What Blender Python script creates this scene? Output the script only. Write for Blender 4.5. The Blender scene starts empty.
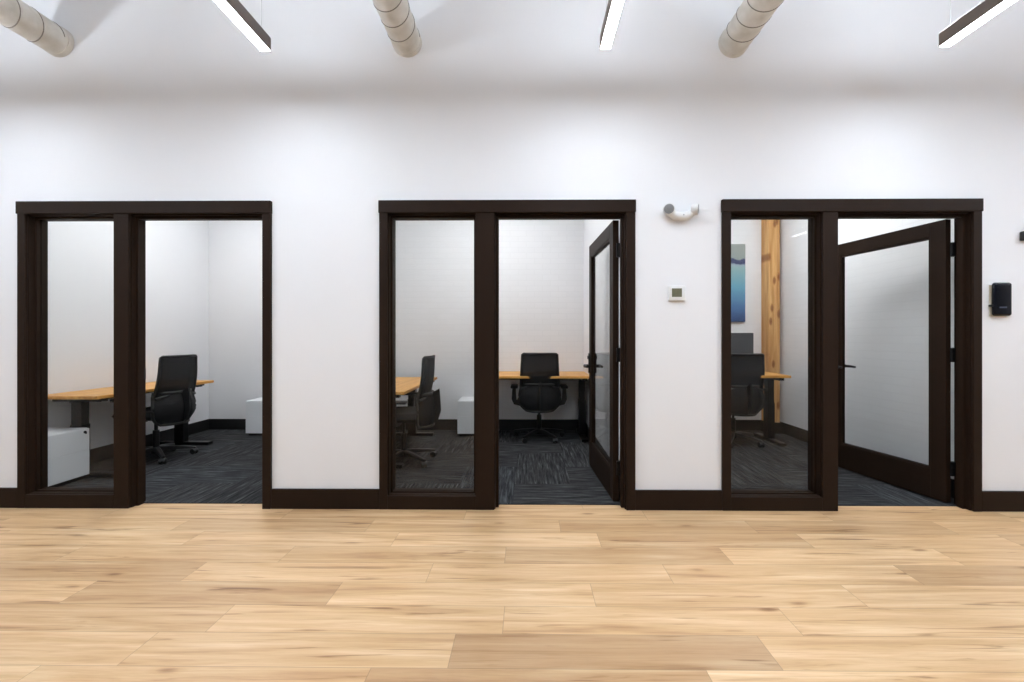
import bpy, bmesh, math, random
from mathutils import Vector, Matrix
random.seed(7)
PI = math.pi
sc = bpy.context.scene
col = sc.collection

# ------------------------------------------------------------------ camera
F, H, D = 425.0, 1.21, 2.99            # focal length in px of a 1024 wide frame, eye height, distance to the wall
YAW = 0.0093
CX, CY = 527 - F*YAW, 337.0
cd = bpy.data.cameras.new('camera'); cam = bpy.data.objects.new('camera', cd); col.objects.link(cam)
cd.sensor_width = 36; cd.lens = F/1024*36
cd.shift_x = -(CX-512)/1024; cd.shift_y = (CY-341)/1024
cd.clip_start = 0.02; cd.clip_end = 100
cam.location = (0, -D, H); cam.rotation_euler = (PI/2, 0, math.atan(YAW))
sc.camera = cam
def wx(px, Y):                            # X on the plane Y of what stands at photo column px
    a = math.atan(YAW); u = (px-CX)/F
    return (Y+D)*(-math.sin(a)+u*math.cos(a))/(math.cos(a)+u*math.sin(a))
def wz(px, py, Y):
    a = math.atan(YAW); u = (px-CX)/F
    return H + (CY-py)/F*(Y+D)/(math.cos(a)+u*math.sin(a))

sc.view_settings.view_transform = 'Standard'; sc.view_settings.look = 'None'
sc.view_settings.gamma = 1; sc.view_settings.use_curve_mapping = False
sc.view_settings.exposure = 0.0
w = bpy.data.worlds.new('world'); sc.world = w; w.use_nodes = True
w.node_tree.nodes['Background'].inputs[0].default_value = (0.9, 0.95, 1, 1)
w.node_tree.nodes['Background'].inputs[1].default_value = 0.0

# ------------------------------------------------------------------ mesh helper
class MB:
    def __init__(s): s.bm = bmesh.new()
    def _mat(s, geom, M):
        bmesh.ops.transform(s.bm, matrix=M, verts=geom)
    def box(s, x0, x1, y0, y1, z0, z1, bev=0, seg=2, M=None):
        t = bmesh.new()
        bmesh.ops.create_cube(t, size=1)
        bmesh.ops.transform(t, matrix=Matrix.Translation(((x0+x1)/2, (y0+y1)/2, (z0+z1)/2)) @ Matrix.Diagonal((x1-x0, y1-y0, z1-z0, 1)), verts=t.verts)
        if bev: bmesh.ops.bevel(t, geom=t.edges[:], offset=bev, segments=seg, profile=0.5, affect='EDGES')
        s._add(t, M); return s
    def _add(s, t, M=None):
        if M is not None: bmesh.ops.transform(t, matrix=M, verts=t.verts)
        me = bpy.data.meshes.new('t'); t.to_mesh(me); t.free()
        s.bm.from_mesh(me); bpy.data.meshes.remove(me)
    def cyl(s, p, q, r0, r1=None, n=24, bev=0):
        r1 = r0 if r1 is None else r1
        p, q = Vector(p), Vector(q); d = q-p
        t = bmesh.new()
        bmesh.ops.create_cone(t, cap_ends=True, segments=n, radius1=r0, radius2=r1, depth=d.length)
        if bev:
            ed = [e for e in t.edges if abs(abs(e.verts[0].co.z)-d.length/2) < 1e-5 and abs(e.verts[0].co.z-e.verts[1].co.z) < 1e-5]
            bmesh.ops.bevel(t, geom=ed, offset=bev, segments=3, profile=0.5, affect='EDGES')
        M = Matrix.Translation((p+q)/2) @ d.to_track_quat('Z', 'Y').to_matrix().to_4x4()
        s._add(t, M); return s
    def sweep(s, pts, prof, closed=False, cap=True, up=(0, 0, 1)):
        # prof: list of (a, b) or function i->list ; frames built from the path tangent and up
        t = s.bm; rings = []; n = len(pts); P = [Vector(p) for p in pts]; up = Vector(up)
        for i in range(n):
            a = P[(i-1) % n] if (closed or i > 0) else P[i]
            b = P[(i+1) % n] if (closed or i < n-1) else P[i]
            T = (b-a).normalized(); S = T.cross(up)
            if S.length < 1e-4: S = T.cross(Vector((0, 1, 0)))
            S.normalize(); U = S.cross(T).normalized()
            pr = prof(i) if callable(prof) else prof
            rings.append([t.verts.new(P[i]+S*u+U*v) for u, v in pr])
        m = len(rings[0])
        for i in range(n if closed else n-1):
            A, B = rings[i], rings[(i+1) % n]
            for k in range(m):
                t.faces.new((A[k], A[(k+1) % m], B[(k+1) % m], B[k]))
        if cap and not closed:
            t.faces.new(rings[0][::-1]); t.faces.new(rings[-1])
        return s
    def tube(s, pts, r, n=10, closed=False):
        f = lambda i: [((r(i) if callable(r) else r)*math.cos(2*PI*k/n), (r(i) if callable(r) else r)*math.sin(2*PI*k/n)) for k in range(n)]
        return s.sweep(pts, f, closed)
    def grid(s, fn, nu, nv, th):
        # a curved panel of real thickness: fn(u,v)->(point, normal)
        t = s.bm; A = []; B = []
        for i in range(nu+1):
            for lst, sg in ((A, 0.5), (B, -0.5)):
                r = []
                for j in range(nv+1):
                    p, nrm = fn(i/nu, j/nv); r.append(t.verts.new(Vector(p)+Vector(nrm)*th*sg))
                lst.append(r)
        for i in range(nu):
            for j in range(nv):
                t.faces.new((A[i][j], A[i+1][j], A[i+1][j+1], A[i][j+1]))
                t.faces.new((B[i][j], B[i][j+1], B[i+1][j+1], B[i+1][j]))
        for i in range(nu):
            t.faces.new((A[i][0], B[i][0], B[i+1][0], A[i+1][0])); t.faces.new((A[i][nv], A[i+1][nv], B[i+1][nv], B[i][nv]))
        for j in range(nv):
            t.faces.new((A[0][j], A[0][j+1], B[0][j+1], B[0][j])); t.faces.new((A[nu][j], B[nu][j], B[nu][j+1], A[nu][j+1]))
        return s
    def build(s, name, mat, parent=None, smooth=None, M=None):
        if M is not None: bmesh.ops.transform(s.bm, matrix=M, verts=s.bm.verts)
        bmesh.ops.recalc_face_normals(s.bm, faces=s.bm.faces)
        me = bpy.data.meshes.new(name); s.bm.to_mesh(me); s.bm.free()
        if smooth is not None:
            for p in me.polygons: p.use_smooth = True
            me.set_sharp_from_angle(angle=math.radians(smooth))
        me.materials.append(mat)
        o = bpy.data.objects.new(name, me); col.objects.link(o)
        if parent: o.parent = parent
        return o
def tag(o, label=None, cat=None, group=None, kind=None):
    if label: o['label'] = label
    if cat: o['category'] = cat
    if group: o['group'] = group
    if kind: o['kind'] = kind
    return o
def empty(name, loc=(0, 0, 0), rz=0):
    o = bpy.data.objects.new(name, None); col.objects.link(o); o.location = loc; o.rotation_euler = (0, 0, rz)
    o.empty_display_size = 0.1
    return o
def copy_tree(o, loc=None, rz=None, label=None, parent=None):
    kids = [k for k in bpy.data.objects if k.parent == o]
    c = o.copy(); col.objects.link(c)
    if parent: c.parent = parent
    if loc is not None: c.location = loc
    if rz is not None: c.rotation_euler = (0, 0, rz)
    if label: c['label'] = label
    for k in kids: copy_tree(k, parent=c)
    return c

# ------------------------------------------------------------------ materials
def srgb(r, g, b):
    f = lambda c: c/12.92 if c <= 0.04045 else ((c+0.055)/1.055)**2.4
    return (f(r/255), f(g/255), f(b/255), 1)
def newmat(name):
    m = bpy.data.materials.new(name); m.use_nodes = True
    return m, m.node_tree, m.node_tree.nodes['Principled BSDF']
def N(t, typ, **kw):
    n = t.nodes.new(typ)
    for k, v in kw.items(): setattr(n, k, v)
    return n
def plain(name, c, rough=0.5, metal=0, bump=0, bscale=200, var=0.0, vscale=6, spec=0.5):
    m, t, b = newmat(name)
    b.inputs['Roughness'].default_value = rough; b.inputs['Metallic'].default_value = metal
    b.inputs['Specular IOR Level'].default_value = spec
    tc = N(t, 'ShaderNodeTexCoord')
    no = N(t, 'ShaderNodeTexNoise'); no.inputs['Scale'].default_value = vscale; no.inputs['Detail'].default_value = 3
    t.links.new(tc.outputs['Object'], no.inputs['Vector'])
    mx = N(t, 'ShaderNodeMix', data_type='RGBA')
    mx.inputs[6].default_value = c; mx.inputs[7].default_value = (c[0]*(1-var), c[1]*(1-var), c[2]*(1-var), 1)
    t.links.new(no.outputs['Fac'], mx.inputs[0]); t.links.new(mx.outputs[2], b.inputs['Base Color'])
    if bump:
        n2 = N(t, 'ShaderNodeTexNoise'); n2.inputs['Scale'].default_value = bscale; n2.inputs['Detail'].default_value = 2
        t.links.new(tc.outputs['Object'], n2.inputs['Vector'])
        bp = N(t, 'ShaderNodeBump'); bp.inputs['Strength'].default_value = bump; bp.inputs['Distance'].default_value = 0.002
        t.links.new(n2.outputs['Fac'], bp.inputs['Height']); t.links.new(bp.outputs['Normal'], b.inputs['Normal'])
    return m
WHITE = plain('white_wall_paint', srgb(233, 233, 234), 0.65, bump=0.15, bscale=350, var=0.02, vscale=1.5, spec=0.3)
CEIL = plain('white_ceiling_paint', srgb(226, 231, 237), 0.9, var=0.02)
TRIM = plain('espresso_wood_trim', srgb(40, 28, 20), 0.5, var=0.2, vscale=9, bump=0.1, bscale=90, spec=0.1)
ROOMTRIM = plain('black_baseboard', srgb(20, 19, 19), 0.5, var=0.1)
BLACKMETAL = plain('black_powder_coat', srgb(13, 13, 14), 0.4, metal=0.2, var=0.1)
BLACKPL = plain('black_plastic', srgb(11, 11, 12), 0.45, var=0.15, bump=0.1)
FABRIC = plain('black_fabric', srgb(10, 10, 11), 0.9, var=0.2, bump=0.5, bscale=500)
CRADLE = plain('dark_olive_plastic', srgb(26, 25, 22), 0.5, var=0.1)
CHROME = plain('chrome', srgb(190, 190, 190), 0.2, metal=1)
PEDW = plain('white_laminate', srgb(226, 228, 229), 0.35, var=0.02)
PLASTW = plain('white_plastic', srgb(222, 222, 220), 0.4, var=0.02)
DARKGAP = plain('dark_plinth', srgb(22, 22, 22), 0.8)
FIXT = plain('bronze_lightened_for_glow', srgb(112, 100, 92), 0.45, metal=0.3, var=0.1)  # dark bronze lightened to carry the glow of the diffusers
CABLE = plain('steel_cable', srgb(170, 170, 168), 0.4, metal=0.6)
LENSG = plain('grey_lamp_lens', srgb(130, 131, 132), 0.3, var=0.2, vscale=60)
GLOSSBLK = plain('gloss_black_reader', srgb(5, 7, 17), 0.15, spec=0.3)
BEIGE = plain('beige_backplate', srgb(190, 180, 160), 0.5)

def brickwall():
    m, t, b = newmat('white_painted_brick')
    b.inputs['Roughness'].default_value = 0.6; b.inputs['Specular IOR Level'].default_value = 0.3
    tc = N(t, 'ShaderNodeTexCoord'); sp = N(t, 'ShaderNodeSeparateXYZ'); cb = N(t, 'ShaderNodeCombineXYZ'); ad = N(t, 'ShaderNodeMath', operation='ADD')
    t.links.new(tc.outputs['Object'], sp.inputs[0]); t.links.new(sp.outputs[0], ad.inputs[0]); t.links.new(sp.outputs[1], ad.inputs[1])
    t.links.new(ad.outputs[0], cb.inputs[0]); t.links.new(sp.outputs[2], cb.inputs[1])
    br = N(t, 'ShaderNodeTexBrick'); br.inputs['Scale'].default_value = 1; br.inputs['Brick Width'].default_value = 0.21
    br.inputs['Row Height'].default_value = 0.072; br.inputs['Mortar Size'].default_value = 0.005; br.inputs['Mortar Smooth'].default_value = 0.5
    br.inputs['Color1'].default_value = srgb(233, 233, 234); br.inputs['Color2'].default_value = srgb(231, 231, 232); br.inputs['Mortar'].default_value = srgb(228, 228, 229)
    t.links.new(cb.outputs[0], br.inputs['Vector']); t.links.new(br.outputs['Color'], b.inputs['Base Color'])
    bp = N(t, 'ShaderNodeBump', invert=True); bp.inputs['Strength'].default_value = 0.08; bp.inputs['Distance'].default_value = 0.003
    t.links.new(br.outputs['Fac'], bp.inputs['Height']); t.links.new(bp.outputs['Normal'], b.inputs['Normal'])
    return m
BRICK = brickwall()

def glassmat():
    m = bpy.data.materials.new('clear_glass'); m.use_nodes = True; t = m.node_tree; t.nodes.clear()
    out = N(t, 'ShaderNodeOutputMaterial'); mx = N(t, 'ShaderNodeMixShader'); tr = N(t, 'ShaderNodeBsdfTransparent'); gl = N(t, 'ShaderNodeBsdfGlossy')
    tr.inputs[0].default_value = (0.97, 0.975, 0.972, 1); gl.inputs['Roughness'].default_value = 0.01
    lw = N(t, 'ShaderNodeLayerWeight'); lw.inputs['Blend'].default_value = 0.5
    pw = N(t, 'ShaderNodeMath', operation='POWER'); pw.inputs[1].default_value = 5
    ma = N(t, 'ShaderNodeMath', operation='MULTIPLY_ADD'); ma.inputs[1].default_value = 0.95; ma.inputs[2].default_value = 0.013
    t.links.new(lw.outputs['Facing'], pw.inputs[0]); t.links.new(pw.outputs[0], ma.inputs[0]); t.links.new(ma.outputs[0], mx.inputs[0])
    t.links.new(tr.outputs[0], mx.inputs[1]); t.links.new(gl.outputs[0], mx.inputs[2]); t.links.new(mx.outputs[0], out.inputs[0])
    return m
GLASS = glassmat()

def emit(name, c, s):
    m = bpy.data.materials.new(name); m.use_nodes = True; t = m.node_tree; t.nodes.clear()
    out = N(t, 'ShaderNodeOutputMaterial'); e = N(t, 'ShaderNodeEmission'); e.inputs[0].default_value = c; e.inputs[1].default_value = s
    t.links.new(e.outputs[0], out.inputs[0]); return m
LCOL = (0.80, 0.885, 1.0, 1)
DOWN = emit('lit_lower_diffuser', LCOL, 86)
UP = emit('lit_upper_diffuser', LCOL, 64)
PANEL = emit('added_office_downlight', (0.96, 0.98, 1.0, 1), 19)
PANELUP = emit('added_office_uplight', (0.96, 0.98, 1.0, 1), 15)

def meshfabric():
    m, t, b = newmat('open_mesh_fabric')
    b.inputs['Base Color'].default_value = srgb(12, 12, 13); b.inputs['Roughness'].default_value = 0.8
    tc = N(t, 'ShaderNodeTexCoord')
    no = N(t, 'ShaderNodeTexNoise'); no.inputs['Scale'].default_value = 300
    t.links.new(tc.outputs['Object'], no.inputs['Vector'])
    mr = N(t, 'ShaderNodeMapRange'); mr.inputs[3].default_value = 0.82; mr.inputs[4].default_value = 0.94
    t.links.new(no.outputs['Fac'], mr.inputs[0]); t.links.new(mr.outputs[0], b.inputs['Alpha'])
    return m
MESH = meshfabric()

def ramp(t, stops):
    r = N(t, 'ShaderNodeValToRGB'); cr = r.color_ramp
    while len(cr.elements) < len(stops): cr.elements.new(0.5)
    for e, (p, c) in zip(cr.elements, stops): e.position = p; e.color = c
    return r
def uvscale(t, uvname, sx, sy, extra=None):
    uv = N(t, 'ShaderNodeUVMap'); uv.uv_map = uvname
    mp = N(t, 'ShaderNodeMapping'); mp.inputs['Scale'].default_value = (sx, sy, 1)
    t.links.new(uv.outputs[0], mp.inputs['Vector']); return mp
def floorwood():
    m, t, b = newmat('light_oak_plank')
    at = N(t, 'ShaderNodeAttribute', attribute_name='tone')
    # long grain
    n1 = N(t, 'ShaderNodeTexNoise'); n1.inputs['Scale'].default_value = 1; n1.inputs['Detail'].default_value = 6; n1.inputs['Roughness'].default_value = 0.6; n1.inputs['Distortion'].default_value = 0.6
    t.links.new(uvscale(t, 'UVMap', 1.0, 17).outputs[0], n1.inputs['Vector'])
    n2 = N(t, 'ShaderNodeTexNoise'); n2.inputs['Scale'].default_value = 1; n2.inputs['Detail'].default_value = 4; n2.inputs['Roughness'].default_value = 0.7
    t.links.new(uvscale(t, 'UVMap', 4, 170).outputs[0], n2.inputs['Vector'])
    mp = uvscale(t, 'UVMap', 1.3, 22)
    n3 = N(t, 'ShaderNodeTexNoise'); n3.inputs['Scale'].default_value = 1; n3.inputs['Detail'].default_value = 5; n3.inputs['Distortion'].default_value = 1.6
    t.links.new(mp.outputs[0], n3.inputs['Vector'])
    r1 = ramp(t, [(0.28, srgb(178, 137, 97)), (0.43, srgb(202, 164, 120)), (0.56, srgb(213, 178, 136)), (0.72, srgb(227, 199, 160))])
    t.links.new(n1.outputs['Fac'], r1.inputs[0])
    # fine grain lines
    r2 = ramp(t, [(0.30, (0.80, 0.75, 0.70, 1)), (0.5, (1, 1, 1, 1)), (1, (1.0, 1.0, 1.0, 1))])
    t.links.new(n2.outputs['Fac'], r2.inputs[0])
    m1 = N(t, 'ShaderNodeMix', data_type='RGBA', blend_type='MULTIPLY'); m1.inputs[0].default_value = 0.8
    t.links.new(r1.outputs[0], m1.inputs[6]); t.links.new(r2.outputs[0], m1.inputs[7])
    # dark cracks and knots
    r3 = ramp(t, [(0.29, (0.30, 0.19, 0.11, 1)), (0.33, (0.62, 0.52, 0.42, 1)), (0.38, (0.92, 0.88, 0.84, 1)), (0.45, (1, 1, 1, 1))])
    t.links.new(n3.outputs['Fac'], r3.inputs[0])
    m2 = N(t, 'ShaderNodeMix', data_type='RGBA', blend_type='MULTIPLY'); m2.inputs[0].default_value = 0.75
    t.links.new(m1.outputs[2], m2.inputs[6]); t.links.new(r3.outputs[0], m2.inputs[7])
    # knots
    vo = N(t, 'ShaderNodeTexVoronoi'); vo.inputs['Scale'].default_value = 1; vo.inputs['Randomness'].default_value = 1
    mpk = uvscale(t, 'UVMap', 1.7, 5.5)
    nd = N(t, 'ShaderNodeMix', data_type='RGBA', blend_type='ADD'); nd.inputs[0].default_value = 0.12
    t.links.new(mpk.outputs[0], nd.inputs[6]); t.links.new(n3.outputs['Color'], nd.inputs[7]); t.links.new(nd.outputs[2], vo.inputs['Vector'])
    r4 = ramp(t, [(0.0, (0.22, 0.13, 0.08, 1)), (0.045, (0.45, 0.32, 0.22, 1)), (0.09, (0.9, 0.85, 0.78, 1)), (0.15, (1, 1, 1, 1))])
    t.links.new(vo.outputs['Distance'], r4.inputs[0])
    m3 = N(t, 'ShaderNodeMix', data_type='RGBA', blend_type='MULTIPLY'); m3.inputs[0].default_value = 0.8
    t.links.new(m2.outputs[2], m3.inputs[6]); t.links.new(r4.outputs[0], m3.inputs[7])
    # plank tone
    r5 = ramp(t, [(0.0, (0.66, 0.61, 0.57, 1)), (0.5, (0.92, 0.90, 0.87, 1)), (1.0, (1.08, 1.10, 1.12, 1))])
    t.links.new(at.outputs['Fac'], r5.inputs[0])
    m4 = N(t, 'ShaderNodeMix', data_type='RGBA', blend_type='MULTIPLY'); m4.inputs[0].default_value = 1
    t.links.new(m3.outputs[2], m4.inputs[6]); t.links.new(r5.outputs[0], m4.inputs[7])
    # seams
    uv = N(t, 'ShaderNodeUVMap'); uv.uv_map = 'seam'; sp = N(t, 'ShaderNodeSeparateXYZ'); t.links.new(uv.outputs[0], sp.inputs[0])
    mn = N(t, 'ShaderNodeMath', operation='MINIMUM'); t.links.new(sp.outputs[0], mn.inputs[0]); t.links.new(sp.outputs[1], mn.inputs[1])
    mr = N(t, 'ShaderNodeMapRange'); mr.inputs[1].default_value = 0.0005; mr.inputs[2].default_value = 0.002; mr.inputs[3].default_value = 0.62; mr.inputs[4].default_value = 1
    t.links.new(mn.outputs[0], mr.inputs[0])
    m5 = N(t, 'ShaderNodeMix', data_type='RGBA', blend_type='MULTIPLY'); m5.inputs[0].default_value = 1
    t.links.new(m4.outputs[2], m5.inputs[6]); t.links.new(mr.outputs[0], m5.inputs[7])
    t.links.new(m5.outputs[2], b.inputs['Base Color'])
    b.inputs['Roughness'].default_value = 0.38; b.inputs['Specular IOR Level'].default_value = 0.45
    bp = N(t, 'ShaderNodeBump'); bp.inputs['Strength'].default_value = 0.12; bp.inputs['Distance'].default_value = 0.002
    t.links.new(n2.outputs['Fac'], bp.inputs['Height']); t.links.new(bp.outputs['Normal'], b.inputs['Normal'])
    return m
OAK = floorwood()
def carpetmat():
    m, t, b = newmat('charcoal_striped_carpet')
    at = N(t, 'ShaderNodeAttribute', attribute_name='tone')
    n1 = N(t, 'ShaderNodeTexNoise'); n1.inputs['Scale'].default_value = 1; n1.inputs['Detail'].default_value = 5; n1.inputs['Roughness'].default_value = 0.7
    t.links.new(uvscale(t, 'UVMap', 3.5, 55).outputs[0], n1.inputs['Vector'])
    r = ramp(t, [(0.32, srgb(18, 18, 18)), (0.47, srgb(50, 50, 50)), (0.57, srgb(69, 69, 70)), (0.72, srgb(108, 109, 110))])
    t.links.new(n1.outputs['Fac'], r.inputs[0])
    r5 = ramp(t, [(0.0, (0.75, 0.75, 0.75, 1)), (0.6, (1.0, 1.0, 1.0, 1)), (1.0, (0.98, 1.03, 1.08, 1))])
    t.links.new(at.outputs['Fac'], r5.inputs[0])
    mx = N(t, 'ShaderNodeMix', data_type='RGBA', blend_type='MULTIPLY'); mx.inputs[0].default_value = 1
    t.links.new(r.outputs[0], mx.inputs[6]); t.links.new(r5.outputs[0], mx.inputs[7]); t.links.new(mx.outputs[2], b.inputs['Base Color'])
    b.inputs['Roughness'].default_value = 0.95; b.inputs['Specular IOR Level'].default_value = 0.1
    n2 = N(t, 'ShaderNodeTexNoise'); n2.inputs['Scale'].default_value = 400
    tc = N(t, 'ShaderNodeTexCoord'); t.links.new(tc.outputs['Object'], n2.inputs['Vector'])
    bp = N(t, 'ShaderNodeBump'); bp.inputs['Strength'].default_value = 0.6; bp.inputs['Distance'].default_value = 0.003
    t.links.new(n2.outputs['Fac'], bp.inputs['Height']); t.links.new(bp.outputs['Normal'], b.inputs['Normal'])
    return m
CARPET = carpetmat()
def woodmat(name, c0, c1, axis, knots=False, rough=0.4):
    m, t, b = newmat(name)
    tc = N(t, 'ShaderNodeTexCoord'); mp = N(t, 'ShaderNodeMapping')
    s = [22, 22, 22]; s[axis] = 1.3; mp.inputs['Scale'].default_value = s
    t.links.new(tc.outputs['Object'], mp.inputs[0])
    n = N(t, 'ShaderNodeTexNoise'); n.inputs['Scale'].default_value = 1; n.inputs['Detail'].default_value = 5; n.inputs['Distortion'].default_value = 0.8
    t.links.new(mp.outputs[0], n.inputs['Vector'])
    r = ramp(t, [(0.3, c0), (0.7, c1)]); t.links.new(n.outputs['Fac'], r.inputs[0])
    last = r.outputs[0]
    if knots:
        v = N(t, 'ShaderNodeTexVoronoi'); v.inputs['Scale'].default_value = 1
        mk = N(t, 'ShaderNodeMapping'); mk.inputs['Scale'].default_value = (8, 1, 3.2); mk.inputs['Rotation'].default_value = (PI/2, 0, 0); v.voronoi_dimensions = '2D'
        t.links.new(tc.outputs['Object'], mk.inputs[0]); t.links.new(mk.outputs[0], v.inputs['Vector'])
        rk = ramp(t, [(0.0, (0.28, 0.14, 0.08, 1)), (0.12, (0.5, 0.35, 0.25, 1)), (0.2, (1, 1, 1, 1))]); t.links.new(v.outputs['Distance'], rk.inputs[0])
        mx = N(t, 'ShaderNodeMix', data_type='RGBA', blend_type='MULTIPLY'); mx.inputs[0].default_value = 0.85
        t.links.new(last, mx.inputs[6]); t.links.new(rk.outputs[0], mx.inputs[7]); last = mx.outputs[2]
    t.links.new(last, b.inputs['Base Color']); b.inputs['Roughness'].default_value = rough
    return m
DESKW = woodmat('amber_bamboo_top', srgb(196, 132, 52), srgb(232, 176, 92), 0)
TIMBER = woodmat('rough_fir_timber', srgb(186, 130, 72), srgb(228, 182, 120), 2, True, 0.7)
def ductmat():
    m, t, b = newmat('galvanised_spiral_duct')
    tc = N(t, 'ShaderNodeTexCoord'); n = N(t, 'ShaderNodeTexNoise'); n.inputs['Scale'].default_value = 9; n.inputs['Detail'].default_value = 4
    t.links.new(tc.outputs['Object'], n.inputs['Vector'])
    r = ramp(t, [(0.3, srgb(196, 190, 178)), (0.7, srgb(224, 220, 212))]); t.links.new(n.outputs['Fac'], r.inputs[0]); t.links.new(r.outputs[0], b.inputs['Base Color'])
    b.inputs['Metallic'].default_value = 0.3; b.inputs['Roughness'].default_value = 0.42
    return m
DUCT = ductmat()
SEAM = plain('duct_seam_metal', srgb(128, 122, 112), 0.5, metal=0.3)

# ------------------------------------------------------------------ setting: floors
def quadfloor(name, mat, rects, z):
    # rects: (x0,x1,y0,y1, full rect, direction, tone)
    me = bpy.data.meshes.new(name); V = []; Fc = []; U = []; S = []; T = []
    for (x0, x1, y0, y1, fr, d, tone) in rects:
        k = len(V); ox, oy = random.uniform(0, 60), random.uniform(0, 60)
        for (x, y) in ((x0, y0), (x1, y0), (x1, y1), (x0, y1)):
            V.append((x, y, z)); a, c = x-fr[0], y-fr[2]
            U.append((a+ox, c+oy) if d == 0 else (c+ox, a+oy)); S.append((min(a, fr[1]-x), min(c, fr[3]-y)))
        Fc.append((k, k+1, k+2, k+3)); T.append(tone)
    # seam distance is not linear over a quad: store the two one-sided distances by splitting each quad at its middle
    V2, F2, U2, S2, T2 = [], [], [], [], []
    for f, tone, (x0, x1, y0, y1, fr, d, tn) in zip(Fc, T, rects):
        u0 = U[f[0]]
        xs = sorted({x0, x1, *([(fr[0]+fr[1])/2] if x0 < (fr[0]+fr[1])/2 < x1 else [])})
        ys = sorted({y0, y1, *([(fr[2]+fr[3])/2] if y0 < (fr[2]+fr[3])/2 < y1 else [])})
        for i in range(len(xs)-1):
            for j in range(len(ys)-1):
                k = len(V2)
                for (x, y) in ((xs[i], ys[j]), (xs[i+1], ys[j]), (xs[i+1], ys[j+1]), (xs[i], ys[j+1])):
                    V2.append((x, y, z)); a, c = x-x0, y-y0
                    U2.append((u0[0]+a, u0[1]+c) if d == 0 else (u0[0]+c, u0[1]+a))
                    S2.append((min(x-fr[0], fr[1]-x), min(y-fr[2], fr[3]-y)))
                F2.append((k, k+1, k+2, k+3)); T2.append(tone)
    me.from_pydata(V2, [], F2)
    l1 = me.uv_layers.new(name='UVMap'); l2 = me.uv_layers.new(name='seam')
    at = me.attributes.new('tone', 'FLOAT', 'FACE')
    for li, lp in enumerate(me.loops):
        l1.data[li].uv = U2[lp.vertex_index]; l2.data[li].uv = S2[lp.vertex_index]
    for i, tn in enumerate(T2): at.data[i].value = tn
    me.materials.append(mat)
    o = bpy.data.objects.new(name, me); col.objects.link(o); return o
XL, XR, YR, CH = -8.5, 8.5, -7.5, 4.45          # open office extents
OFF = {0: 0.80, 1: 0.21, 2: 0.43, 3: -0.12, 4: -0.50, 5: 0.31, 6: -0.10, 7: -0.29, 8: 0.65}
TONE = {(7, 0): 0.12, (1, 0): 0.35, (6, -1): 0.7, (6, 0): 0.72, (5, -2): 0.30, (5, -1): 0.85, (8, -1): 0.25, (8, 0): 0.85, (2, -1): 0.9, (2, 0): 0.35, (7, 1): 0.75, (7, -1): 0.5, (7, -2): 0.6, (4, -1): 0.8, (1, 1): 0.3, (6, -2): 0.42}
rects = []
n = -1
while True:
    y1 = -0.18*n; y0 = y1-0.18
    if y1 <= YR: break
    off = OFF.get(n, random.uniform(0, 1.22))
    k = math.floor((XL-off)/1.22)
    while off+1.22*k < XR:
        a, b_ = off+1.22*k, off+1.22*(k+1)
        tone = TONE.get((n, k), min(0.95, max(0.12, random.gauss(0.6, 0.2))))
        x0, x1, yy0, yy1 = max(a, XL), min(b_, XR), max(y0, YR), min(y1, 0.075)
        if x1 > x0 and yy1 > yy0: rects.append((x0, x1, yy0, yy1, (a, b_, y0, y1), 0, tone))
        k += 1
    n += 1
fl = quadfloor('floor', OAK, rects, 0.0); tag(fl, kind='structure')

RYB = 2.53                                       # back wall of the offices
R1 = (-4.16, -1.80); R2 = (-1.72, 0.735); R3 = (0.855, 3.21)
def carpet(x0, x1):
    W = 0.46; out = []
    for a in range(-14, 14):
        for b in range(-3, 10):
            t = (a-b) % 4
            X, Y = -0.10+W*a, 0.04+W*b
            if t == 0: r = (X, X+2*W, Y, Y+W); d = 0
            elif t == 2: r = (X, X+W, Y-W, Y+W); d = 1
            else: continue
            c0, c1, d0, d1 = max(r[0], x0), min(r[1], x1), max(r[2], 0.075), min(r[3], RYB)
            if c1 > c0 and d1 > d0: out.append((c0, c1, d0, d1, r, d, random.random()))
    return out
rc = []
for R in (R1, R2, R3): rc += carpet(R[0]-0.02, R[1]+0.02)
cp = quadfloor('floor_carpet', CARPET, rc, 0.004); tag(cp, kind='structure')

# ------------------------------------------------------------------ setting: walls
YF, YB, ZT = -0.02, 0.11, 2.08                   # casing face, rear of the wall, underside of head casing
FR = []
for px in ((16.8, 24.5, 113.3, 128.4, 262, 270.5), (379, 387.3, 475.6, 494.5, 626.4, 635.5), (722.6, 731.3, 823, 838.3, 973.8, 982.5)):
    FR.append([wx(p, YF) for p in px])
mb = MB()
xs = [XL]+[v for f in FR for v in (f[0]+0.02, f[5]-0.02)]+[XR]
for i in range(0, len(xs), 2): mb.box(xs[i], xs[i+1], 0, YB, 0, CH)
for f in FR: mb.box(f[0]+0.02, f[5]-0.02, 0, YB, ZT+0.04, CH)
tag(mb.build('wall_front', WHITE), kind='structure')
tag(MB().box(-4.3, -1.76, RYB, RYB+0.12, 0, 3.5).build('wall_back_left', WHITE), kind='structure')
tag(MB().box(-1.76, 3.35, RYB, RYB+0.12, 0, 3.5).build('wall_back', BRICK), kind='structure')
for nm, x0, x1, mt in (('wall_partition_left', -4.28, R1[0], WHITE), ('wall_partition_middle', R1[1], R2[0], WHITE), ('wall_partition_right', R2[1], R3[0], WHITE), ('wall_partition_end', R3[1], 3.33, BRICK)):
    tag(MB().box(x0, x1, YB, RYB, 0, 3.5).build(nm, mt), kind='structure')
tag(MB().box(-4.3, 3.35, YB, RYB, 3.5, 3.6).build('ceiling_office', CEIL), kind='structure')
tag(MB().box(XL, XR, YR, YB, CH, CH+0.1).build('ceiling', CEIL), kind='structure')
tag(MB().box(XL-0.1, XL, YR, YB, 0, CH).build('wall_left', WHITE), kind='structure')
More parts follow.
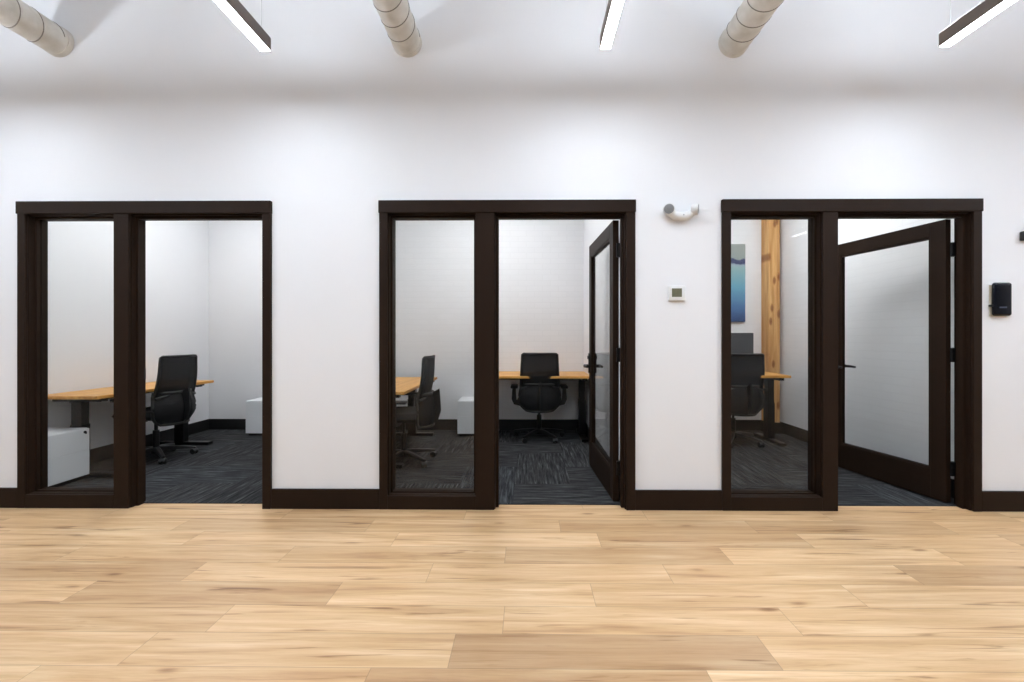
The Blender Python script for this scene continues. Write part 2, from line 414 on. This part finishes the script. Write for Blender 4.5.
tag(MB().box(XR, XR+0.1, YR, YB, 0, CH).build('wall_right', WHITE), kind='structure')
tag(MB().box(XL-0.1, XR+0.1, YR-0.1, YR, 0, CH).build('wall_rear', WHITE), kind='structure')

# baseboards
def base(name, x0, x1, y0, y1, mat):
    tag(MB().box(x0, x1, y0, y1, 0, 0.14, 0.003, 1).build(name, mat), kind='structure')
bx = [XL]+[v for f in FR for v in (f[0], f[5])]+[XR]
for i, nm in zip(range(0, 8, 2), ('left', 'middle_left', 'middle_right', 'right')):
    base('baseboard_'+nm, bx[i], bx[i+1], -0.018, 0.0, TRIM)
for R, nm in ((R1, 'left'), (R2, 'middle'), (R3, 'right')):
    mb = MB()
    mb.box(R[0], R[1], RYB-0.015, RYB, 0, 0.14).box(R[0], R[0]+0.015, YB, RYB-0.015, 0, 0.14).box(R[1]-0.015, R[1], YB, RYB-0.015, 0, 0.14)
    tag(mb.build('baseboard_office_'+nm, ROOMTRIM), kind='structure')

# ------------------------------------------------------------------ windows, door frames, head trims
R_ = 0.005
for i, f in enumerate(FR, 1):
    L0, L1, M0, M1, Q1, Q0 = f
    tag(MB().box(L0-0.004, Q0+0.003, YF-0.007, 0.0, ZT, 2.168, 0.003, 1).build('trim_%d' % i, TRIM), kind='structure')
    wd = tag(empty('window_%d' % i, ((L0+M1)/2, 0, 0)), kind='structure'); Mi = Matrix.Translation((-(L0+M1)/2, 0, 0))
    mb = MB()
    mb.box(L0, L1, YF, 0, 0, ZT, 0.002, 1)                                    # left casing
    mb.box(M0, M1, YF, 0, 0, ZT, 0.002, 1)                                    # mullion casing
    mb.box(L1, M0, YF, 0, 0, 0.095, 0.002, 1)                                 # bottom casing
    mb.build('window_casing', TRIM, wd, M=Mi)
    mb = MB()
    mb.box(L1-0.03, L1+R_, 0, YB, 0, ZT+0.04).box(M0-R_, M1+R_, 0, YB, 0, ZT+0.04)
    mb.box(L1+R_, M0-R_, 0, YB, ZT-R_, ZT+0.04).box(L1+R_, M0-R_, 0, YB, 0, 0.098)
    mb.build('window_frame', TRIM, wd, M=Mi)
    mb = MB(); s = 0.014; a, b_ = L1+R_, M0-R_
    for (y0, y1) in ((0.04, 0.062), (0.069, YB)):
        mb.box(a, a+s, y0, y1, 0.098, ZT-R_).box(b_-s, b_, y0, y1, 0.098, ZT-R_)
        mb.box(a+s, b_-s, y0, y1, ZT-R_-s, ZT-R_).box(a+s, b_-s, y0, y1, 0.098, 0.106)
    mb.build('glazing_bead', TRIM, wd, M=Mi)
    MB().box(a+0.004, b_-0.004, 0.0625, 0.0685, 0.1, ZT-R_-0.004).build('glass_pane', GLASS, wd, M=Mi)

    dr = tag(empty('door_%d' % i, ((M1+Q0)/2, 0, 0)), kind='structure'); Mi = Matrix.Translation((-(M1+Q0)/2, 0, 0))
    MB().box(Q1, Q0, YF, 0, 0, ZT, 0.002, 1).build('door_casing', TRIM, dr, M=Mi)
    mb = MB(); a, b_ = M1+R_, Q1-R_; s = 0.02
    mb.box(b_, Q1+0.03, 0, YB, 0, ZT+0.04).box(a, b_, 0, YB, ZT-R_, ZT+0.04)
    mb.build('door_jamb', TRIM, dr, M=Mi)
    mb = MB().box(a, a+s, 0.03, 0.075, 0, ZT-R_).box(b_-s, b_, 0.03, 0.075, 0, ZT-R_).box(a+s, b_-s, 0.03, 0.075, ZT-R_-s, ZT-R_)
    mb.build('door_stop', TRIM, dr, M=Mi)
    if i == 1:
        # strike plate on the latch jamb beside the mullion
        MB().box(a, a+0.002, 0.08, 0.11, 0.90, 0.98).build('strike_plate', BLACKMETAL, dr, M=Mi)
        continue
    ang = {2: math.radians(92.6-180), 3: math.radians(100.2-180)}[i]
    lf = empty('door_leaf', (b_-0.018-(M1+Q0)/2, 0.112, 0), ang); lf.parent = dr
    LW, T, z0, z1 = (0.935 if i == 3 else 0.91), 0.044, 0.014, 2.062
    mb = MB()
    mb.box(-0.107, -0.003, -T, 0, z0, z1, 0.002, 1).box(-LW, -LW+0.085, -T, 0, z0, z1, 0.002, 1)
    mb.box(-LW+0.085, -0.107, -T, 0, z1-0.108, z1, 0.002, 1).box(-LW+0.085, -0.107, -T, 0, z0, z0+0.215, 0.002, 1)
    mb.build('leaf_frame', TRIM, lf)
    mb = MB(); a0, a1, c0, c1 = -LW+0.085, -0.107, z0+0.215, z1-0.108; g = 0.012
    for (y0, y1) in ((-T+0.004, -T/2-0.004), (-T/2+0.004, -0.004)):
        mb.box(a0, a0+g, y0, y1, c0, c1).box(a1-g, a1, y0, y1, c0, c1).box(a0+g, a1-g, y0, y1, c0, c0+g).box(a0+g, a1-g, y0, y1, c1-g, c1)
    mb.build('glazing_bead', TRIM, lf)
    MB().box(a0+0.003, a1-0.003, -T/2-0.003, -T/2+0.003, c0+0.003, c1-0.003).build('glass_pane', GLASS, lf)
    for sgn, yy in ((-1, -T), (1, 0)):
        hx = -LW+0.042
        mb = MB()
        mb.box(hx-0.023, hx+0.023, min(yy, yy+sgn*0.014), max(yy, yy+sgn*0.014), 0.875, 1.06, 0.004)
        mb.cyl((hx, yy+sgn*0.008, 0.94), (hx, yy+sgn*0.055, 0.94), 0.016)
        mb.tube([(hx-0.012, yy+sgn*0.047, 0.94), (hx+0.03, yy+sgn*0.05, 0.94), (hx+0.07, yy+sgn*0.052, 0.939), (hx+0.108, yy+sgn*0.046, 0.937)], lambda i: (0.014, 0.013, 0.011, 0.009)[i], 12)
        mb.cyl((hx, yy, 1.02), (hx, yy+sgn*0.008, 1.02), 0.022, bev=0.002)
        mb.box(hx-0.005, hx+0.005, yy+(0.006 if sgn > 0 else -0.024), yy+(0.024 if sgn > 0 else -0.006), 1.004, 1.036, 0.002)
        mb.build('door_handle', BLACKMETAL, lf, 40)
    for hz in (0.26, 1.08, 1.84):
        mb = MB().cyl((0.008, 0.0, hz-0.052), (0.008, 0.0, hz+0.052), 0.009, bev=0.003)
        mb.box(-0.03, 0.008, -0.004, 0.001, hz-0.05, hz+0.05)
        for q in (-0.031, -0.01, 0.01, 0.031): mb.cyl((0.008, 0, hz+q-0.001), (0.008, 0, hz+q+0.001), 0.0098)
        mb.box(0.006, 0.022, -0.022, 0.003, hz-0.05, hz+0.05)
        mb.build('door_hinge', BLACKMETAL, lf, 40)

# ------------------------------------------------------------------ ducts
def duct():
    R, L = 0.10, 7.49
    root = empty('spiral_duct')
    mb = MB(); n = 40
    pts = [(0, -y, 0) for y in (0, 0.02, 1, 2, 3, 4, 5, 6, 7, L)]
    mb.tube(pts, R, n); mb.build('duct_tube', DUCT, root, 40)
    mb = MB(); turns = L/0.131
    k = 36; P = []
    for i in range(int(turns*k)):
        a = 2*PI*i/k; y = -0.131*i/k-0.06
        if y < -L: break
        P.append((R*math.cos(a), y, R*math.sin(a)))
    mb.tube(P, 0.0035, 5); mb.build('spiral_seam', SEAM, root, 60)
    mb = MB(); mb.cyl((0, -0.0, 0), (0, -0.035, 0), R+0.004, n=40, bev=0.002); mb.build('wall_collar', DUCT, root, 40)
    return root
d0 = duct(); d0.location = (wx(407.5, 0), 0, wz(407.5, 43, 0)); d0['category'] = 'duct'; d0['group'] = 'ceiling ducts'
d0['label'] = 'middle round silver spiral duct running into the white wall, left of the central light'
copy_tree(d0, (wx(60, 0), 0, wz(60, 43, 0)), label='leftmost round spiral duct at the top left corner of the photo')
copy_tree(d0, (wx(733, 0), 0, wz(733, 43.3, 0)), label='right round spiral duct above the emergency light, between the central and right lights')

# ------------------------------------------------------------------ linear pendant lights
def pendant(L=2.42):
    root = empty('linear_pendant_light'); w = 0.031
    mb = MB(); mb.box(-w, w, -L, 0, -0.039, 0.039, 0.0015, 1); mb.build('housing', FIXT, root)
    mb = MB(); mb.box(-w+0.004, w-0.004, -L+0.004, -0.004, -0.0415, -0.0385); mb.build('lower_diffuser', DOWN, root)
    mb = MB(); mb.box(-w+0.004, w-0.004, -L+0.004, -0.004, 0.0385, 0.041); mb.build('upper_diffuser', UP, root)
    for y in (-0.04, -L/2, -L+0.04):
        mb = MB().cyl((0, y, 0.04), (0, y, CH-2.94), 0.0012, n=8).cyl((0, y, 0.038), (0, y, 0.06), 0.006, n=12).cyl((0, y, CH-2.94-0.02), (0, y, CH-2.94), 0.03, n=20)
        mb.build('suspension_cable', CABLE, root, 40)
    return root
p0 = pendant(); p0.location = (0.459, -0.49, 2.94); p0['category'] = 'light'; p0['group'] = 'linear pendant lights'
p0['label'] = 'central long linear pendant light, seen nearly end on between two ducts'
copy_tree(p0, (-1.545, -0.49, 2.94), label='left linear pendant light with bright lower face, between the left and middle ducts')
copy_tree(p0, (2.43, -0.49, 2.94), label='right linear pendant light at the top right corner of the photo')
pl = pendant(3.62); pl.location = (4.50, -0.49, 2.94); pl['category'] = 'light'; pl['group'] = 'linear pendant lights'  # unseen; made longer so its reflection shows in the right window
pl['label'] = 'unseen linear pendant light out past the card reader, lengthened for its reflection'
for x, lb in ((-5.50, 'unseen linear pendant light added farthest to the left, out past the left duct'), (-3.52, 'linear pendant light just left of the leftmost duct'), (6.59, 'unseen linear pendant light added farthest to the right')):  # the outermost pair is unseen, added for room light
    copy_tree(p0, (x, -0.49, 2.94), label=lb)

# unseen office lights, added and shaped to light the walls evenly
def add_unseen_light(x, y, label):
    root = empty('added_office_light', (x, y, 2.98)); tag(root, label, 'light', 'added office lights')
    MB().box(-0.20, 0.20, -0.55, 0.55, -0.03, 0.03, 0.004).build('light_frame', PLASTW, root)
    MB().box(-0.19, 0.19, -0.54, 0.54, -0.033, -0.029).build('lower_diffuser', PANEL, root)
    MB().box(-0.19, 0.19, -0.54, 0.54, 0.029, 0.033).build('upper_diffuser', PANELUP, root)
    for yy in (-0.45, 0.45):
        MB().cyl((0, yy, 0.03), (0, yy, 0.52), 0.0015, n=8).build('suspension_cable', CABLE, root)
add_unseen_light(-3.05, 1.3, 'unseen suspended light added to light the left office')
add_unseen_light(-0.45, 1.3, 'unseen suspended light added to light the middle office')
add_unseen_light(2.35, 1.15, 'unseen suspended light added to light the right office')

# ------------------------------------------------------------------ desks
def desk(L, W, h, ins=0.07, fo=0.0, name='office_desk'):
    root = empty(name)
    MB().box(-L/2, L/2, -W/2, W/2, h-0.028, h, 0.003).build('desktop', DESKW, root)
    for s in (-1, 1):
        x = s*(L/2-ins)
        mb = MB().box(x-0.035, x+0.035, -0.045, 0.045, 0.30, h-0.06, 0.004).box(x-0.04, x+0.04, -0.05, 0.05, 0.03, 0.45, 0.004)
        mb.box(x-0.03, x+0.03, -W/2+0.06, W/2-0.06, h-0.062, h-0.03, 0.003)
        lg = mb.build('leg', BLACKMETAL, root)
        mb = MB().box(x-0.04, x+0.04, -W/2+0.03-fo, W/2-0.05, 0.006, 0.036, 0.006)
        for yy in (-W/2+0.06-fo, W/2-0.08): mb.cyl((x, yy, 0), (x, yy, 0.01), 0.022, n=16)
        mb.build('foot', BLACKMETAL, lg)
    MB().box(-L/2+0.1, L/2-0.1, -0.06, -0.02, h-0.07, h-0.03, 0.003).box(-L/2+0.1, L/2-0.1, 0.03, 0.07, h-0.07, h-0.03, 0.003).build('crossbar', BLACKMETAL, root)
    mb = MB().box(L/2-0.26, L/2-0.14, -W/2+0.002, -W/2+0.03, h-0.045, h-0.028, 0.003).build('control_switch', BLACKPL, root)
    return root
CZ = 0.004
dA = desk(1.33, 0.55, 0.71, 0.125, 0.08); dA.location = (-3.875, 1.20, CZ); dA.rotation_euler = (0, 0, PI/2)
tag(dA, 'amber wood desk with black legs along the left wall of the left office', 'desk')
dB = desk(1.42, 0.58, 0.71); dB.location = (-1.402, 1.56, CZ); dB.rotation_euler = (0, 0, PI/2)
tag(dB, 'amber wood desk seen through the middle window at its left edge', 'desk')
dC = desk(1.20, 0.68, 0.762); dC.location = (0.135, RYB-0.36, CZ)
tag(dC, 'amber wood desk against the back wall, seen through the middle doorway', 'desk')
dD = desk(1.33, 0.61, 0.785); dD.location = (2.885-0.665, 4.97-D, CZ)
tag(dD, 'amber wood desk end beside the timber column in the right office', 'desk')

# ------------------------------------------------------------------ chairs
def chair():
    root = empty('office_chair')
    # five-star base
    mb = MB(); mb.cyl((0, 0, 0.055), (0, 0, 0.115), 0.045, 0.032, bev=0.004)
    offs = math.radians(-54)
    ang = [offs+2*PI*k/5 for k in range(5)]
    for a in ang:
        c, s = math.cos(a), math.sin(a)
        pts = [(c*r, s*r, z) for r, z in ((0.02, 0.098), (0.12, 0.093), (0.22, 0.082), (0.29, 0.072), (0.315, 0.066))]
        mb.sweep(pts, lambda i: [(u*(0.026, 0.023, 0.019, 0.016, 0.012)[i], v*(0.020, 0.017, 0.013, 0.011, 0.009)[i]) for u, v in ((-1, -1), (1, -1), (1, .5), (.6, 1), (-.6, 1), (-1, .5))])
    bs = mb.build('star_base', BLACKPL, root, 35)
    for a in ang:
        c, s = math.cos(a)*0.30, math.sin(a)*0.30
        t = a+0.9; ux, uy = math.cos(t), math.sin(t)
        mb = MB()
        for q in (-1, 1): mb.cyl((c+ux*q*0.008, s+uy*q*0.008, 0.028), (c+ux*q*0.026, s+uy*q*0.026, 0.028), 0.028, n=20, bev=0.004)
        mb.cyl((c-ux*0.02, s-uy*0.02, 0.034), (c+ux*0.02, s+uy*0.02, 0.034), 0.024, n=16)
        mb.cyl((c, s, 0.04), (c, s, 0.075), 0.008, n=12)
        mb.build('caster', BLACKPL, bs, 40)
    MB().cyl((0, 0, 0.10), (0, 0, 0.28), 0.027, bev=0.002).cyl((0, 0, 0.27), (0, 0, 0.40), 0.015).build('gas_cylinder', BLACKMETAL, root, 40)
    MB().box(-0.085, 0.085, -0.15, 0.12, 0.385, 0.435, 0.012, 3).box(-0.03, 0.03, -0.235, -0.13, 0.385, 0.425, 0.008).cyl((0.08, 0.03, 0.415), (0.24, 0.03, 0.415), 0.006, n=10).box(0.22, 0.27, 0.015, 0.045, 0.408, 0.42, 0.003).build('tilt_mechanism', BLACKMETAL, root, 35)
    # seat: rounded pad with waterfall front
    mb = MB(); t = mb.bm; nu, nv = 22, 22; top = []; bot = []
    for i in range(nu+1):
        ra, rb = [], []
        for j in range(nv+1):
            u, v = i/nu*2-1, j/nv*2-1
            # squircle mapping
            x = u*math.sqrt(1-v*v*0.30)*0.265; y = v*math.sqrt(1-u*u*0.28)*0.255
            e = max(abs(u), abs(v)); k = 1-max(0, (e-0.8)/0.2)**2
            zt = 0.462+0.03*k-0.028*max(0, v-0.4)**2*2+0.012*u*u*k
            zb = 0.442-0.022*k
            ra.append(t.verts.new((x, y+0.02, zt if e < 1 else 0.452))); rb.append(t.verts.new((x, y+0.02, zb)) if e < 1 else ra[-1])
        top.append(ra); bot.append(rb)
    for i in range(nu):
        for j in range(nv):
            t.faces.new((top[i][j], top[i+1][j], top[i+1][j+1], top[i][j+1]))
            try: t.faces.new((bot[i][j], bot[i][j+1], bot[i+1][j+1], bot[i+1][j]))
            except ValueError: pass
    mb.build('seat', FABRIC, root, 60)
    # backrest: curved mesh panel with frame
    def bk(u, v):            # u -1..1 across, v 0..1 up
        z = 0.585+v*0.432; wv = 0.222-0.022*v
        y = -0.225-0.045*v+0.02*math.sin(v*PI)*-1 - 0.012*max(0, v-0.9)*10*0.5
        y += 0.045*u*u*(1-0.3*v)
        return Vector((u*wv, y, z))
    def fn(u, v):
        p = bk(u*2-1, v); e = 1e-3
        a = bk(u*2-1+e, v)-p; b = bk(u*2-1, v+e)-p
        nn = a.cross(b); nn.normalize(); return p, nn
    MB().grid(fn, 16, 20, 0.006).build('mesh_backrest', MESH, root, 60)
    loop = []
    def rr(u, v): return bk(u, v)
    m_ = 10
    for i in range(m_): loop.append(rr(-0.9+1.8*i/m_, 1.0))
    loop.append(rr(0.93, 0.995))
    for i in range(m_+1): loop.append(rr(1.0, 0.97-0.95*i/m_))
    loop.append(rr(0.93, 0.0))
    for i in range(m_): loop.append(rr(0.9-1.8*i/m_, -0.01))
    loop.append(rr(-0.93, 0.0))
    for i in range(m_+1): loop.append(rr(-1.0, 0.02+0.95*i/m_))
    loop.append(rr(-0.93, 0.995))
    MB().tube(loop, 0.0125, 10, closed=True).build('backrest_frame', BLACKPL, root, 60)
    # curved lower cradle behind the hips
    def lb(u, v):
        z = 0.362+v*0.305; wv = 0.205+0.03*math.sin(PI*min(1, v*0.9+0.1))
        wv *= 1-0.25*max(0, 0.25-v)/0.25
        y = -0.262-0.045*math.sin(PI*(0.15+0.75*v))+0.11*abs(u)**2.5
        return Vector((u*wv, y, z))
    def lum(u, v): return lb(u*2-1, v), Vector((0, 1, 0))
    cr_ = MB().grid(lum, 16, 10, 0.007).build('lower_back_cradle', MESH, root, 60)
    lp = [lb(-1+2*i/12, 1.0) for i in range(13)]+[lb(1, 1-0.9*i/8) for i in range(1, 9)]+[lb(0.93-1.86*i/12, 0.0) for i in range(13)]+[lb(-1, 0.1+0.9*i/8) for i in range(0, 8)]
    MB().tube(lp, 0.014, 10, closed=True).build('cradle_rim', CRADLE, cr_, 60)
    # yoke: upright spine from mechanism
    pts = [(0, -0.19, 0.405), (0, -0.25, 0.40), (0, -0.30, 0.43), (0, -0.325, 0.50), (0, -0.315, 0.60), (0, -0.275, 0.67)]
    mb = MB().sweep(pts, lambda i: [(u*(0.05, 0.05, 0.04, 0.035, 0.04, 0.08)[i], v*0.010) for u, v in ((-1, -1), (1, -1), (1, 1), (-1, 1))], up=(1, 0, 0.01))
    mb.tube([bk(-1+2*i/14, 0.08+0.06*(1-(-1+2*i/14)**2))+Vector((0, -0.02, 0)) for i in range(15)], 0.013, 8)
    mb.build('back_yoke', BLACKPL, root, 50)
    for s in (-1, 1):
        mb = MB()
        mb.sweep([(s*0.10, 0.0, 0.415), (s*0.22, 0.0, 0.415), (s*0.285, 0.0, 0.43), (s*0.300, 0.0, 0.47), (s*0.300, -0.005, 0.56), (s*0.298, -0.008, 0.605)],
                 lambda i: [(u*(0.03, 0.03, 0.03, 0.028, 0.022, 0.02)[i], v*0.012) for u, v in ((-1, -1), (1, -1), (1, 1), (-1, 1))], up=(0.02, 0.0, 1) if False else (0, 1, 0))
        ar = mb.build('armrest', BLACKPL, root, 40)
        MB().box(s*0.295-0.042, s*0.295+0.042, -0.12, 0.13, 0.605, 0.632, 0.012, 3).build('arm_pad', BLACKPL, ar, 40)
    return root
c0 = chair(); tag(c0, 'black office chair at the long desk in the left office', 'chair', 'black office chairs')
c0.location = (-3.69, 1.205, CZ); c0.rotation_euler = (0, 0, PI/2-0.06)
copy_tree(c0, (-1.19, 1.11, CZ), PI/2-0.02, 'black office chair seen side on through the middle window')
copy_tree(c0, (0.145, 2.08, CZ), 0.0, 'black mesh office chair seen from behind through the middle doorway')
copy_tree(c0, (2.36, 1.90, CZ), 0.08, 'black mesh office chair in the right office, in front of the timber column')

# ------------------------------------------------------------------ pedestals
def pedestal():
    root = empty('filing_pedestal'); w, d = 0.20, 0.19
    MB().box(-w, w, -d+0.018, d, 0.03, 0.43, 0.003).build('pedestal_body', PEDW, root)
    MB().box(-w+0.02, w-0.02, -d+0.03, d-0.02, 0.0, 0.031).build('plinth', DARKGAP, root)
    for z0, z1 in ((0.034, 0.242), (0.2432, 0.426)):
        MB().box(-w+0.001, w-0.001, -d, -d+0.0175, z0, z1, 0.0015, 1).build('drawer', PEDW, root)
    MB().cyl((w-0.04, -d+0.002, 0.40), (w-0.04, -d-0.006, 0.40), 0.011, n=20, bev=0.002).box(w-0.042, w-0.038, -d-0.016, -d-0.004, 0.385, 0.405, 0.001).build('lock', BLACKMETAL, root, 40)
    return root
q0 = pedestal(); q0.location = (-3.75-0.19, 0.42, CZ); q0.rotation_euler = (0, 0, PI/2)
tag(q0, 'low white filing pedestal with a dark lock, under the desk in the left window', 'cabinet', 'white filing pedestals')
copy_tree(q0, (-3.425+0.20, 5.14+0.19-D, CZ), 0, 'low white filing pedestal against the back wall in the left doorway')
copy_tree(q0, (-1.125-0.19, 0.435, CZ), PI/2, 'low white filing pedestal whose edge shows at the lower left of the middle window')
copy_tree(q0, (wx(457.3, 5.14-D)+0.20, 5.14+0.19-D, CZ), 0, 'low white filing pedestal against the back wall, seen through the middle window')

# ------------------------------------------------------------------ right office: column, painting, monitor
mb = MB().box(3.025, 3.168, 2.36, RYB, 0.0, 3.5, 0.006, 2)
tag(mb.build('timber_column', TIMBER), 'rough orange timber column in the back corner of the right office', 'column')
tag(MB().box(3.013, 3.21, 2.345, 2.36, 0, 0.14).box(3.013, 3.025, 2.36, RYB-0.01, 0, 0.14).build('baseboard_column', ROOMTRIM), kind='structure')
def artmat():
    m, t, b = newmat('abstract_blue_canvas')
    tc = N(t, 'ShaderNodeTexCoord'); sp = N(t, 'ShaderNodeSeparateXYZ'); t.links.new(tc.outputs['Generated'], sp.inputs[0])
    n = N(t, 'ShaderNodeTexNoise'); n.inputs['Scale'].default_value = 5; n.inputs['Detail'].default_value = 5; t.links.new(tc.outputs['Generated'], n.inputs['Vector'])
    ma = N(t, 'ShaderNodeMath', operation='MULTIPLY_ADD'); ma.inputs[1].default_value = 0.14; t.links.new(n.outputs['Fac'], ma.inputs[0]); 
    sb = N(t, 'ShaderNodeMath', operation='SUBTRACT'); sb.inputs[1].default_value = 0.07; t.links.new(sp.outputs[2], sb.inputs[0]); t.links.new(sb.outputs[0], ma.inputs[2])
    r = ramp(t, [(0.0, srgb(52, 76, 124)), (0.2, srgb(74, 114, 160)), (0.45, srgb(104, 162, 186)), (0.7, srgb(140, 172, 172)), (0.745, srgb(150, 165, 175)), (0.76, srgb(52, 58, 96)), (0.80, srgb(60, 66, 100)), (0.81, srgb(140, 150, 146)), (1.0, srgb(150, 156, 150))])
    t.links.new(ma.outputs[0], r.inputs[0]); t.links.new(r.outputs[0], b.inputs['Base Color']); b.inputs['Roughness'].default_value = 0.6
    return m
pt = empty('painting', (2.47, RYB, 1.405)); tag(pt, 'tall blue and grey abstract painting on the back wall of the right office', 'painting')
MB().box(-0.335, 0.335, -0.035, -0.002, 0, 1.0, 0.003).build('canvas', artmat(), pt)
mn_ = empty('monitor', (2.43, 5.10-D, 0.785+CZ)); tag(mn_, 'dark flat monitor on the desk behind the right office chair', 'monitor')
def screenmat():
    m, t, b = newmat('screen_painted_reflection')  # brick reflection painted into the screen colour
    tc = N(t, 'ShaderNodeTexCoord'); br = N(t, 'ShaderNodeTexBrick'); mp = N(t, 'ShaderNodeMapping'); mp.inputs['Rotation'].default_value = (PI/2, 0, 0)
    t.links.new(tc.outputs['Object'], mp.inputs[0]); t.links.new(mp.outputs[0], br.inputs['Vector'])
    br.inputs['Scale'].default_value = 1; br.inputs['Brick Width'].default_value = 0.10; br.inputs['Row Height'].default_value = 0.045; br.inputs['Mortar Size'].default_value = 0.002
    br.inputs['Color1'].default_value = srgb(64, 66, 70); br.inputs['Color2'].default_value = srgb(70, 72, 76); br.inputs['Mortar'].default_value = srgb(50, 52, 56)
    t.links.new(br.outputs['Color'], b.inputs['Base Color']); b.inputs['Roughness'].default_value = 0.35
    return m
MB().box(-0.27, 0.27, -0.012, 0.018, 0.11, 0.47, 0.005).build('monitor_housing', BLACKPL, mn_)
MB().box(-0.262, 0.262, -0.014, -0.0115, 0.12, 0.462).build('screen', screenmat(), mn_)
MB().box(-0.03, 0.03, 0.018, 0.035, 0.0, 0.30, 0.004).box(-0.11, 0.11, -0.07, 0.1, 0, 0.012, 0.004).build('monitor_stand', BLACKPL, mn_)

# ------------------------------------------------------------------ wall devices
def wallloc(px, py): return (wx(px, 0), 0, wz(px, py, 0))
# twin-head emergency light
em = empty('emergency_light', wallloc(679.5, 213.5)); tag(em, 'white twin head emergency light high on the wall between the middle and right frames', 'emergency light')
mb = MB(); nseg = 18
pts = []
for i in range(nseg+1):
    u = -1+2*i/nseg; pts.append((u*0.085, -0.030, 0.004-0.034*(1-abs(u)**2.2)))
mb.sweep(pts, lambda i: [(a*0.030, b*(0.032-0.010*abs(-1+2*i/nseg)**2)) for a, b in [(math.cos(2*PI*k/12), math.sin(2*PI*k/12)) for k in range(12)]])
mb.box(-0.045, 0.045, -0.03, 0.0, -0.045, 0.0, 0.01, 3)
mb.build('light_body', PLASTW, em, 50)
for s, dv in ((-1, Vector((-0.35, -0.9, -0.15))), (1, Vector((0.9, -0.42, -0.1)))):
    dv.normalize(); c = Vector((s*0.088, -0.048, 0.016))
    hd = MB().cyl(c-dv*0.022, c+dv*0.022, 0.034, 0.040, n=28, bev=0.005).build('lamp_head', PLASTW, em, 40)
    MB().cyl(c+dv*0.021, c+dv*0.0245, 0.033, n=28, bev=0.001).build('lens', LENSG, hd, 40)
MB().box(0.004, 0.012, -0.0625, -0.058, -0.030, -0.022, 0.001).build('test_button', LENSG, em)
# thermostat
th = empty('thermostat', wallloc(676, 293.5)); tag(th, 'small square white thermostat with an olive display, below the emergency light', 'thermostat')
MB().box(-0.058, 0.058, -0.022, 0, -0.052, 0.052, 0.006, 3).build('thermostat_body', PLASTW, th, 40)
MB().box(-0.036, 0.034, -0.0232, -0.021, -0.026, 0.034, 0.001).build('display', plain('olive_display', srgb(112, 110, 88), 0.25, var=0.35, vscale=25), th)
mb = MB()
for k in range(3): mb.box(-0.03+k*0.022, -0.018+k*0.022, -0.0238, -0.0215, -0.042, -0.036, 0.0008)
mb.build('buttons', PLASTW, th)
# card reader
cr = empty('card_reader', wallloc(998.5, 299.5)); tag(cr, 'glossy black rounded card reader on the wall right of the right door', 'card reader')
MB().box(-0.068, 0.05, -0.008, 0, -0.118, 0.10, 0.002).build('back_plate', BEIGE, cr)
MB().box(-0.063, 0.063, -0.034, -0.006, -0.115, 0.115, 0.016, 4).build('reader_body', GLOSSBLK, cr, 40)
MB().box(-0.078, -0.05, -0.026, -0.007, -0.052, -0.036, 0.003).build('side_tab', BLACKPL, cr)
MB().box(-0.03, 0.02, -0.0352, -0.033, -0.062, -0.052, 0.001).build('indicator', plain('dim_indicator', srgb(60, 66, 84), 0.3), cr)
sb = empty('wall_sensor', wallloc(1026, 236.5)); tag(sb, 'small black box on the wall at the right edge, above the card reader', 'sensor')
MB().box(-0.048, 0.048, -0.03, 0, -0.032, 0.032, 0.006, 3).build('sensor_housing', BLACKPL, sb, 40)
MB().box(-0.02, 0.02, -0.032, -0.028, -0.012, 0.012, 0.001).build('sensor_lens', GLOSSBLK, sb)
